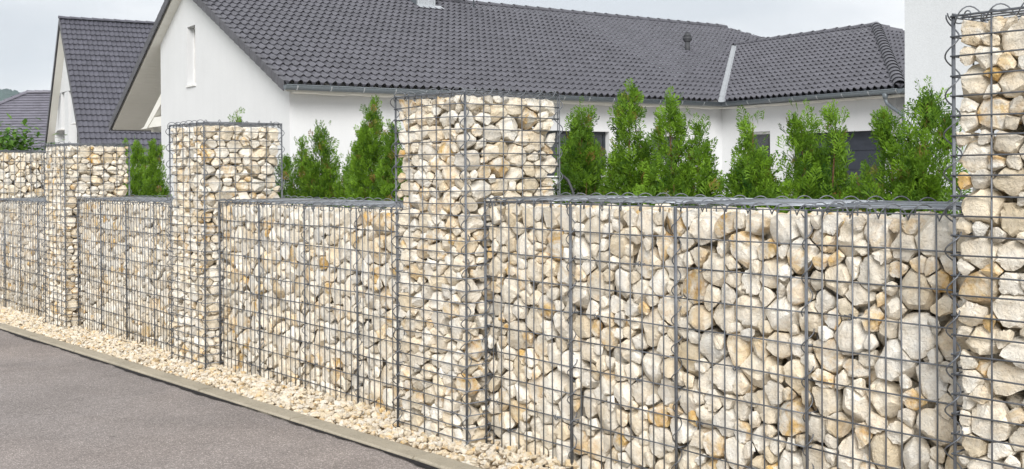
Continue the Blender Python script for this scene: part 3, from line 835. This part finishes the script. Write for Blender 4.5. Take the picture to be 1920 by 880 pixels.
def ridge_run(root, a, b, r=.115, L=.46, mat=None, name='ridge_tile', lift=.02):
    """separate half round ridge tiles, each wider end overlapping the next"""
    a = np.array(a, float); b = np.array(b, float); d = b-a; D_ = np.linalg.norm(d); t = d/D_
    side = np.cross([0, 0, 1.], t); side /= np.linalg.norm(side); up = np.cross(t, side)
    n = int(D_/L); nseg = 8; L = D_/n
    V, F = [], []
    for q, (s, rr, dz) in enumerate(((0, r, .014), (.03, r*1.05, .016), (.06, r*1.0, .012), (L+.03, r*.90, 0), )):
        for k in range(nseg+1):
            an = math.pi*k/nseg; V.append(t*s+side*rr*math.cos(an)*1.12+up*(rr*math.sin(an)+dz-.045))
    for q in range(3):
        for k in range(nseg):
            i = q*(nseg+1)+k; F.append((i, i+1, i+nseg+2, i+nseg+1))
    me = bpy.data.meshes.new(name); me.from_pydata([tuple(v) for v in V], [], F); me.update()
    me.polygons.foreach_set('use_smooth', [True]*len(F)); me.materials.append(mat)
    for i in range(n): link(name, me, root, None, tuple(a+t*L*i+np.array([0, 0, lift])))
def gutter(root, a, b, name='gutter', r=.098, brk=.78, mat=None):
    a = np.array(a, float); b = np.array(b, float); d = b-a; L = np.linalg.norm(d); t = d/L; side = np.cross([0, 0, 1.], t)
    mb = MB(); n = 10; V = []
    for s in (0, L):
        for rr in (r, r-.006):
            for k in range(n+1):
                an = math.pi+math.pi*k/n; V.append(a+t*s+side*rr*math.cos(an)+np.array([0, 0, rr*math.sin(an)*1.05]))
    m = n+1; F = []
    for k in range(n): F += [(k, k+1, 2*m+k+1, 2*m+k), (m+k, 3*m+k, 3*m+k+1, m+k+1), (k, m+k, m+k+1, k+1), (2*m+k, 2*m+k+1, 3*m+k+1, 3*m+k)]
    mb.add(V, F)
    # closed end plate and rolled front edges
    for s in (-.002, L+.002):
        P = [a+t*s]+[a+t*s+side*r*math.cos(math.pi+math.pi*k/n)+np.array([0, 0, r*math.sin(math.pi+math.pi*k/n)*1.05]) for k in range(n+1)]
        mb.add(P, [(0, k+1, k+2) for k in range(n)])
    for sg in (-1, 1): mb.tube([a+side*sg*r, b+side*sg*r], .011, 6)
    g = fixnormals(mb.build(name, mat or M_ZINC, root, True))
    k = .25
    while k < L:
        bb = MB(); pts = [a+t*k+side*(r+.004)*math.cos(math.pi+math.pi*i/8)+np.array([0, 0, (r+.004)*math.sin(math.pi+math.pi*i/8)*1.05]) for i in range(9)]
        for p, q in zip(pts[:-1], pts[1:]):
            h = t*.013
            bb.add([p-h, p+h, q+h, q-h], [(0, 1, 2, 3)])
        bb.build('gutter_bracket', M_ZINCL, g); k += brk
    return g
def window(root, axis, s0, z0, s1, z1, fix, into, depth, frame=M_FRAME, pane=M_GLASS, fw=.07, shutter=0, sill=True, name='window', out=-1):
    """frame and pane set back in the wall opening"""
    def B(mb, sa, za, sb, zb, d0, d1):
        a, b = sorted((fix+into*d0, fix+into*d1))
        if axis == 'x': mb.box((sa, a, za), (sb, b, zb))
        else: mb.box((a, sa, za), (b, sb, zb))
    f = MB(); g = .002
    B(f, s0+g, z0+g, s0+fw, z1-g, depth, depth+.07); B(f, s1-fw, z0+g, s1-g, z1-g, depth, depth+.07)
    B(f, s0+fw, z1-fw, s1-fw, z1-g, depth, depth+.07); B(f, s0+fw, z0+g, s1-fw, z0+fw, depth, depth+.07)
    if s1-s0 > 1.1: m = (s0+s1)/2; B(f, m-.05, z0+fw, m+.05, z1-fw, depth+.003, depth+.066)
    o = f.build(name, frame, root)
    p = MB(); B(p, s0+fw, z0+fw, s1-fw, z1-fw, depth+.03, depth+.045); p.build('pane', pane, o)
    if shutter:
        q = MB(); zz = z1-.10; B(q, s0+.02, z1-.13, s1-.02, z1-.004, depth-.075, depth-.008); q.build('shutter_box', M_FRAME, o)
        zz = z1-.132
        q = MB(); k = 0
        while zz > z1-.13-shutter: B(q, s0+.03, zz-.036, s1-.03, zz, depth-.03+.003*(k % 2), depth-.012); zz -= .04; k += 1
        q.build('shutter_slats', M_SHUT, o)
    if sill:
        q = MB(); B(q, s0-.03, z0-.035, s1+.03, z0+.012, -.045, depth-.002); q.build('sill', M_FRAME, o)
    return o

TM = tile_mesh('roof_tile')
Z0 = 3.0; th = math.tan(R(24.5)); ct, st_ = math.cos(R(24.5)), math.sin(R(24.5))
HG, HZ = 7.3, 7.3*th                          # ridge position and height above the eave
def main_house():
    root = empty('white_house', (-17.704, 8.442, 0), R(84.6), label='long white house with dark tiled roof, open gable end and a wing at right', cat='house')
    zl = lambda g: Z0+HZ-(g-HG)*.52            # left slope
    EC = 12.75                                 # inner corner (valley foot)
    WR_G = -5.8                                 # outer corner of the wing
    # --- tiles, main slope facing the street
    UP = .045
    hipc = ((20.1, HG, 0), Vector((1, .97, 0)).normalized())
    roof_plane(root, (0, 0, Z0+UP), (1, 0, 0), (0, ct, st_), .02, 22.8, 16, M_TILE, TM,
               [((EC-.13, 0, 0), Vector((5.24, -5.8, 0)).normalized()), hipc], 300, seed=1)
    roof_plane(root, (0, 16*TL*ct, Z0+UP+16*TL*st_), (1, 0, 0), (0, ct, st_), .02, 23.2, 7, M_TILE, TM,
               [((0, HG-.02, 0), (0, 1, 0)), hipc], 0, seed=11)
    # --- left slope of the gable (seen edge on only)
    b = MB()
    for (g0, z0_, g1, z1_) in ((HG, Z0+HZ, 14.25, zl(14.25)),):
        b.prism([(g0, z0_-.05), (g1, z1_-.05), (g1, z1_-.002), (g0, z0_-.002)], 'x', .03, 9.0)
    b.build('left_roof_slab', M_TILE, root)
    # roof boarding under the tiles: white soffit
    b = MB(); b.prism([(.02, Z0-.055), (HG, Z0+HZ-.06), (HG, Z0+HZ-.19), (.02, Z0-.15)], 'x', .06, EC+.1); b.build('roof_boarding', M_SOFF, root)
    b = MB(); b.prism([(HG, Z0+HZ-.06), (14.2, zl(14.2)-.06), (14.2, zl(14.2)-.19), (HG, Z0+HZ-.19)], 'x', .06, 9.0); b.build('roof_boarding', M_SOFF, root)
    # soffit board joints on the open left side
    g = 7.6
    while g < 14.1:
        q = MB(); q.prism([(g, zl(g)-.19), (g+.128, zl(g+.128)-.19), (g+.128, zl(g+.128)-.202), (g, zl(g)-.202)], 'x', .07, 8.5); q.build('soffit_board', M_SOFF, root); g += .135
    b = MB(); b.box((.02, 14.2, zl(14.2)-.24), (8.9, 14.235, zl(14.2)-.02)); b.build('fascia', M_VERGE, root)
    gutter(root, (.0, 14.31, zl(14.2)-.10), (8.8, 14.31, zl(14.2)-.10))
    # verge tiles, right rake, one by one
    for k in range(22):
        g = k*TL*ct; z = Z0+.03+k*TL*st_; dz = .045
        q = MB(); g1 = g+TL*ct-.03; z1 = z+TL*st_-.014
        q.prism([(g, z-.175), (g1, z1-.19), (g1, z1+.02), (g, z+dz)], 'x', -.03, .0)
        q.prism([(g, z+dz-.004), (g1, z1+.016), (g1, z1+.03), (g, z+dz+.012)], 'x', -.03, .10)
        o = q.build('verge_tile', M_VERGE, root); bevel(o, .006, 1)
    L2 = math.hypot(1, .52)
    k = 0; g = HG+.05
    while g < 14.2:
        g1 = min(g+.36/L2+.01, 14.3)
        q = MB(); q.prism([(g, zl(g)-.20), (g1, zl(g1)-.185), (g1, zl(g1)+.045), (g, zl(g)+.02)], 'x', -.03, 0)
        q.prism([(g, zl(g)+.02), (g1, zl(g1)+.041), (g1, zl(g1)+.055), (g, zl(g)+.035)], 'x', -.03, .12)
        q.build('verge_tile', M_VERGE, root); g += .36/L2
    # --- gable wall with narrow window
    a = .30
    outer = [(.45, -.5), (9.80, -.5), (9.80, zl(9.8)-.192), (HG, Z0+HZ-.192), (.45, Z0+.45*th-.192)]
    w1 = rect(6.72, Z0+.47, 7.40, Z0+2.04)
    b = MB(); poly_wall(b, outer, [w1], a, 'y', .3, 1); fixnormals(b.build('gable_wall', M_WALL, root))
    window(root, 'y', 6.72, Z0+.47, 7.40, Z0+2.04, a, 1, .18, M_FRAME, M_GLASS, fw=.035)
    b = MB(); b.box((a+.3, 9.5, -.5), (8.5, 9.80, zl(9.8)-.2)); b.build('side_wall', M_WALL, root)
    # veranda timber: rafter and purlin
    b = MB(); b.prism([(11.95, Z0-.52), (11.60, Z0-.46), (9.81, Z0+.45), (9.81, Z0+.16), (11.3, Z0-.52)], 'x', .32, .46); b.build('white_rafter', M_SOFF, root)
    b = MB(); b.prism([(9.81, Z0-.22), (9.81, Z0-.50), (11.25, Z0-.50), (11.25, Z0-.22)], 'x', .34, .50); b.build('white_beam', M_SOFF, root)
    b = MB(); b.box((.5, 11.3, Z0-.62), (8.6, 11.5, Z0-.40)); b.build('white_purlin', M_SOFF, root)
    b = MB(); b.box((4.0, 9.81, Z0-.3), (4.1, 11.4, Z0+.62)); b.build('truss_board', M_SOFF, root)
    # --- long eave wall with windows
    o1 = rect(6.75, 1.0, 9.15, 2.15); o2 = rect(10.60, 1.15, 11.75, 2.18); o3 = rect(11.95, 1.0, 12.40, 2.17)
    b = MB(); poly_wall(b, rect(a+.3, -.5, EC+.75, Z0+.0), [o1, o2], .45, 'x', .3, 1); fixnormals(b.build('eave_wall', M_WALL, root))
    window(root, 'x', 6.75, 1.0, 9.15, 2.15, .45, 1, .16, M_DARKF, M_GLASS)
    window(root, 'x', 10.60, 1.15, 11.75, 2.18, .45, 1, .16, M_FRAME, M_GLASS, shutter=.62)
    b = MB(); b.box((.35, .06, Z0-.16), (EC+.4, .45, Z0-.13)); b.build('eave_soffit', M_SOFF, root)
    for i in range(11):
        q = MB(); q.box((.9+i*1.12, .10, Z0-.176), (1.55+i*1.12, .42, Z0-.162)); q.build('rafter_end', M_SOFF, root)
    gutter(root, (-.02, -.085, Z0-.02), (EC, -.085, Z0-.02))
    # wall lamp and vent rosette
    b = MB(); b.box((1.92, .36, Z0-1.28), (2.10, .449, Z0-1.10)); b.box((1.95, .33, Z0-1.24), (2.07, .36, Z0-1.14)); bevel(b.build('wall_lamp', M_LAMP, root), .008)
    b = MB(); b.tube([(12.78, .448, Z0-1.28), (12.78, .43, Z0-1.28)], .06, 14); b.tube([(12.78, .43, Z0-1.28), (12.78, .424, Z0-1.28)], .035, 12); b.build('vent_rosette', M_FRAME, root)
    # --- wing
    n_w = 15; WRG = 5.8; WZ = 16*TL*st_; wp = math.atan(WZ/WRG); cw, sw = math.cos(wp), math.sin(wp); VM = 16*TL*ct
    EO = EC
    roof_plane(root, (EO, .6, Z0+UP), (0, -1, 0), (cw, 0, sw), -5.0, 6.7, 19, M_TILE, TM,
               [((EO+.13, 0, 0), Vector((-5.24, 5.8, 0)).normalized()),
                ((EO+WRG-.02, 0, 0), (1, 0, 0)), ((EO, WR_G, 0), Vector((5.2, -5.8, 0)).normalized())], 260, seed=2)
    # hip end plane facing right
    HGx = WR_G+5.2
    sl = math.atan(WZ/5.2); c2, s2 = math.cos(sl), math.sin(sl)
    roof_plane(root, (EO-.2, WR_G, Z0+UP), (1, 0, 0), (0, c2, s2), 0, 11.9, 17, M_TILE, TM,
               [((EO, WR_G, 0), Vector((-5.2, 5.8, 0)).normalized()), ((EO+2*WRG, WR_G, 0), Vector((5.2, 5.8, 0)).normalized())], 0, seed=3)
    # boarding below wing tiles (solid body)
    b = MB()
    P = [(EO, 5.2, Z0-.06), (EO, WR_G, Z0-.06), (EO+2*WRG, WR_G, Z0-.06), (EO+2*WRG, 5.2, Z0-.06), (EO+WRG, 5.2, Z0+WZ-.06), (EO+WRG, HGx, Z0+WZ-.06)]
    b.add(P, [(0, 1, 5, 4), (1, 2, 5), (2, 3, 4, 5), (0, 4, 3), (0, 3, 2, 1)]); b.build('roof_boarding', M_VERGE, root)
    ridge_run(root, (0.0, HG, Z0+HZ+.05), (20.15, HG, Z0+HZ+.05), mat=M_TILE)
    ridge_run(root, (EO+WRG, HGx, Z0+WZ+.055), (EO+WRG, 5.1, Z0+WZ+.055), mat=M_TILE)
    ridge_run(root, (EO+.02, WR_G+.02, Z0+.07), (EO+WRG, HGx, Z0+WZ+.07), r=.135, L=.38, mat=M_TILE, name='hip_tile')
    ridge_run(root, (EO+2*WRG, WR_G, Z0+.03), (EO+WRG, HGx, Z0+WZ+.03), r=.135, L=.38, mat=M_TILE, name='hip_tile')
    # far hip of the main roof and rear slope (solid)
    b = MB(); P = [(0.05, HG, Z0+HZ-.06), (20.1, HG, Z0+HZ-.06), (.05, 14, Z0), (27, 14, Z0), (27, .2, Z0-.06), (13.5, .2, Z0-.06), (.05, .2, Z0-.06)]
    b.add(P, [(1, 3, 4), (9 % 7, 3, 1) if False else (1, 4, 5)]); b.build('rear_roof', M_TILE, root)
    roof_plane(root, (27.0, .2, Z0), (0, 1, 0), (-ct, 0, st_), 0, 7.2, 21, M_TILE, TM, [((20.1, HG, 0), Vector((-1, -.93, 0)).normalized())], 0, seed=4)
    # valley
    vd = Vector((1, 1, th)).normalized(); b = MB(); sd = Vector((5.24, -5.8, 0)).normalized()
    p0 = Vector((EC-.02, -.02, Z0-.012)); p1 = p0+Vector((5.8, VM, WZ+.03))
    w = .11
    def lift(v, s): return v+sd*s+Vector((0, 0, abs(s)*th*.71+.0))
    for i in range(12):
        q0 = p0.lerp(p1, i/12); q1 = p0.lerp(p1, (i+1)/12+.004)
        o = MB(); dz = Vector((0, 0, .004*(12-i) % .008))
        o.add([lift(q0, -w), q0, lift(q0, w), lift(q1, -w), q1, lift(q1, w)], [(0, 1, 4, 3), (1, 2, 5, 4)])
        o.build('valley_sheet', M_ZINCM, root)
    # wing wall, windows, garage door
    WF = EC+.45
    d1 = rect(-1.35, .2, -.33, 2.17); d2 = rect(-5.02, -.3, -2.02, 2.07)
    b = MB(); poly_wall(b, rect(WR_G+.45, -.5, .45, Z0-.0), [d1, d2], WF, 'y', .3, 1); fixnormals(b.build('wing_wall', M_WALL, root))
    window(root, 'y', -1.35, .2, -.33, 2.17, WF, 1, .18, M_FRAME, M_GLASS, sill=False)
    gd = MB()
    for i in range(5): gd.box((WF+.20, -5.02, -.3+i*.475), (WF+.24, -2.02, -.3+(i+1)*.475-.012))
    gd.box((WF+.235, -5.02, -.3), (WF+.26, -2.02, 2.07)); gd.build('garage_door', M_DOOR, root)
    b = MB(); b.box((WF, WR_G+.45, -.5), (WF+.3+9, WR_G+.75, Z0)); b.build('wing_end_wall', M_WALL, root)
    b = MB(); b.box((EC+.06, WR_G+.1, Z0-.16), (WF, .06, Z0-.13)); b.build('eave_soffit', M_SOFF, root)
    for i in range(5):
        q = MB(); q.box((EC+.10, -5.5+i*1.1, Z0-.176), (WF-.03, -4.8+i*1.1, Z0-.162)); q.build('rafter_end', M_SOFF, root)
    gutter(root, (EC-.085, -.10, Z0-.02), (EC-.085, WR_G-.05, Z0-.02))
    gutter(root, (EC-.15, WR_G-.085, Z0-.02), (EC+9, WR_G-.085, Z0-.02))
    # downpipe with funnel at the outer corner
    b = MB(); b.tube([(EC-.085, WR_G+.35, Z0-.10), (EC-.085, WR_G+.35, Z0-.24)], .085, 10, .045)
    b.tube([(EC-.085, WR_G+.35, Z0-.24), (EC-.05, WR_G+.33, Z0-.34), (WF-.12, WR_G+.16, Z0-.62), (WF-.10, WR_G+.16, Z0-.75), (WF-.10, WR_G+.16, -.2)], .042, 10)
    b.build('downpipe', M_ZINC, root, True)
    # chimney clad in zinc
    q = MB(); q.box((6.85, 6.50, Z0+2.3), (7.42, 7.25, Z0+4.6)); c = q.build('chimney', M_ZINC, root)
    q = MB(); q.box((6.90, 6.486, Z0+2.3), (7.37, 6.499, Z0+4.6)); q.box((6.835, 6.47, Z0+2.3), (6.897, 6.53, Z0+4.6)); q.box((7.373, 6.47, Z0+2.3), (7.435, 6.53, Z0+4.6)); q.build('cladding', M_ZINCM, c)
    q = MB(); q.prism([(6.25, Z0+6.25*th+.095), (6.49, Z0+6.49*th+.105), (6.49, Z0+6.49*th+.115), (6.25, Z0+6.25*th+.105)], 'x', 6.80, 7.62); q.build('flashing', M_ZINCL, c)
    # vent pipe
    vx, vg = 15.35, 4.15; vz = Z0+vg*th
    b = MB(); b.tube([(vx, vg, vz-.1), (vx, vg, vz+.34)], .085, 14); b.tube([(vx, vg, vz+.34), (vx, vg, vz+.40)], .085, 14, .145)
    b.tube([(vx, vg, vz+.40), (vx, vg, vz+.50)], .145, 14); b.tube([(vx, vg, vz+.50), (vx, vg, vz+.62)], .14, 14, .075); b.tube([(vx, vg, vz+.62), (vx, vg, vz+.64)], .08, 14)
    b.build('vent_pipe', M_VENT, root, True)
    # aerial mast with dish behind the ridge
    b = MB(); b.tube([(8.95, 6.75, Z0+3.0), (8.95, 6.75, Z0+5.4)], .024, 8); b.tube([(8.95, 6.75, Z0+3.0), (8.95, 6.75, Z0+3.14)], .07, 8)
    m = b.build('aerial_mast', M_ZINC, root, True)
    b = MB(); n = 20; V = [(8.95+.05, 6.85, Z0+3.86)]
    for rr, dy in ((.13, .02), (.26, .05), (.38, .11)):
        for k in range(n): V.append((8.60+rr*math.cos(2*math.pi*k/n), 7.15-dy, Z0+3.86+rr*math.sin(2*math.pi*k/n)))
    V[0] = (8.60, 7.15, Z0+3.86)
    F = [(0, 1+k, 1+(k+1) % n) for k in range(n)]+[(1+q*n+k, 1+q*n+(k+1) % n, 1+(q+1)*n+(k+1) % n, 1+(q+1)*n+k) for q in (0, 1) for k in range(n)]
    b.add(V, F); b.build('dish', M_LAMP, m, True)
main_house()

def far_house():
    """steep gabled house seen past the open gable end"""
    root = empty('white_far_house', (-47.12, 13.0, 0), R(79.8), label='tall white house with steep dark tiled roof behind the open gable end', cat='house')
    zr = 8.0; pit = R(43.5); c, s = math.cos(pit), math.sin(pit); Ls = 26*TL
    tm = tile_mesh('roof_tile', amp=.021, seg=6, lip=.045, undercut=True)
    y0 = -Ls*c; z0 = zr-Ls*s
    roof_plane(root, (0, y0, z0), (1, 0, 0), (0, c, s), 0, 8.0, 26, M_TILE2, tm, [((0, -.01, 0), (0, 1, 0)), ((7.9, 0, 0), (1, 0, 0))], 300, seed=8)
    b = MB(); b.prism([(y0+.02, z0-.05), (0, zr-.05), (-y0, z0-.05), (-y0, z0-.22), (0, zr-.24), (y0+.02, z0-.22)], 'x', .04, 7.9); b.build('roof_boarding', M_SOFF, root)
    b = MB(); b.prism([(0, zr-.05), (-y0, z0-.05), (-y0, z0+.02), (0, zr+.02)], 'x', 0, 7.9); b.build('rear_roof', M_TILE2, root)
    for sg in (-1, 1):
        b = MB(); b.prism([(sg*.0, zr-.20), (sg*-y0, z0-.20), (sg*-y0, z0+.05), (0, zr+.05)], 'x', -.035, -.002); b.build('verge', M_VERGE, root)
    ridge_run(root, (-.05, 0, zr+.05), (7.9, 0, zr+.05), mat=M_TILE2, r=.11)
    t = s/c; wz = lambda g: zr-.24-abs(g)*t
    ws = [rect(2.45, 3.25, 3.6, 4.92), rect(.1, 1.6, 1.4, 4.85), rect(-2.0, 3.35, -.8, 4.75)]
    b = MB(); poly_wall(b, [(-4.9, -.9), (4.9, -.9), (4.9, wz(4.9)), (0, zr-.24), (-4.9, wz(4.9))], ws, .34, 'y', .35, 1); fixnormals(b.build('gable_wall', M_WALL, root))
    for w in ws: window(root, 'y', w[0][0], w[0][1], w[2][0], w[2][1], .34, 1, .30, M_DARKF)
    for sg in (-1, 1):
        b = MB(); b.box((.69, sg*4.9-.15, -.9), (7.8, sg*4.9+.15, wz(4.9))); b.build('side_wall', M_WALL, root)
far_house()

def third_house():
    root = empty('hipped_house', (-47.9, 12.3, 0), R(97.2-180+90+42), label='house with flat tiled hipped grey roof at the far left edge', cat='house')
    # local x to the right in view, y away
    root.location = (-65.3, 16.75, 0); root.rotation_euler = (0, 0, R(50.7))
    zr = 5.95; c, s = math.cos(R(33)), math.sin(R(33)); n = 24; w, L = .30, .30
    tm = tile_mesh('flat_tile', w=w, L=L, lip=.05, flat=True, undercut=True)
    run = n*L*c; z0 = zr-n*L*s
    roof_plane(root, (-8, -run, z0), (1, 0, 0), (0, c, s), 0, 17, n, M_TILE3, tm, [((0, 0, 0), Vector((-1, .98, 0)).normalized())], 0, w=w, L=L, seed=9)
    ridge_run(root, (0, 0, zr+.05), (9, 0, zr+.05), mat=M_TILE3, r=.15)
    ridge_run(root, (-run/.98*.98, -run, z0+.04), (0, 0, zr+.04), mat=M_TILE3, r=.15, name='hip_tile')
    b = MB(); P = [(-run, -run, z0-.06), (9, -run, z0-.06), (9, 0, zr-.06), (0, 0, zr-.06), (-run, run, z0-.06), (9, run, z0-.06)]
    b.add(P, [(0, 1, 2, 3), (0, 3, 4), (4, 3, 2, 5), (1, 5, 2), (0, 4, 5, 1)]); b.build('roof_boarding', M_TILE3, root)
    b = MB(); b.box((-run+.6, -run+.6, -.9), (8.5, run-.6, z0-.06)); b.build('wall', M_WALL, root)
third_house()

def near_block():
    """plain rendered building whose left corner stands behind the right end of the wall"""
    root = empty('rendered_building', (-1.40, 5.40, 0), R(20), label='plain pale rendered building corner rising out of the frame behind the tallest thuja', cat='building')
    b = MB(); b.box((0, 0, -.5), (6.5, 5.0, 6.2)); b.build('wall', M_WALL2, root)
    b = MB(); b.box((-.3, -.3, 6.2), (6.8, 5.3, 6.4)); b.build('roof', M_TILE, root)
near_block()

# wooded hill on the horizon
def hill():
    r = np.random.default_rng(2); V, F = [], []; nu, nv = 260, 40
    c = np.array([-1050, 270.0]); ax = np.array([.55, .83])
    for i in range(nu+1):
        u = (i/nu-.5)*900
        for j in range(nv+1):
            v = j/nv
            H = 72*math.exp(-((u+95)/190)**2)+30*math.exp(-((u-220)/160)**2)+20
            z = -2+(H)*math.sin(v*math.pi/2)+r.uniform(-3.2, 3.2)*(1 if v > .05 else 0)
            p = c+ax*u+np.array([-.83, .55])*(v*260-130)
            V.append((p[0], p[1], z))
    for i in range(nu):
        for j in range(nv):
            a = i*(nv+1)+j; F.append((a, a+nv+1, a+nv+2, a+1))
    me = bpy.data.meshes.new('hill'); me.from_pydata(V, [], F); me.update(); me.polygons.foreach_set('use_smooth', [True]*len(F))
    tag(link('hill', me, None, M_HILL), kind='structure')
hill()

# the air: far things fade towards pale blue
def haze():
    mb = MB(); mb.box((-1600, -1600, -2.5), (1600, 1600, 150))
    m = bpy.data.materials.new('air'); m.use_nodes = True; nt = m.node_tree; nt.nodes.remove(nt.nodes['Principled BSDF'])
    v = nt.nodes.new('ShaderNodeVolumePrincipled'); v.inputs['Color'].default_value = (.80, .89, 1, 1); v.inputs['Density'].default_value = .00028
    nt.links.new(v.outputs[0], nt.nodes['Material Output'].inputs['Volume'])
    tag(mb.build('haze', m), kind='stuff')
haze()
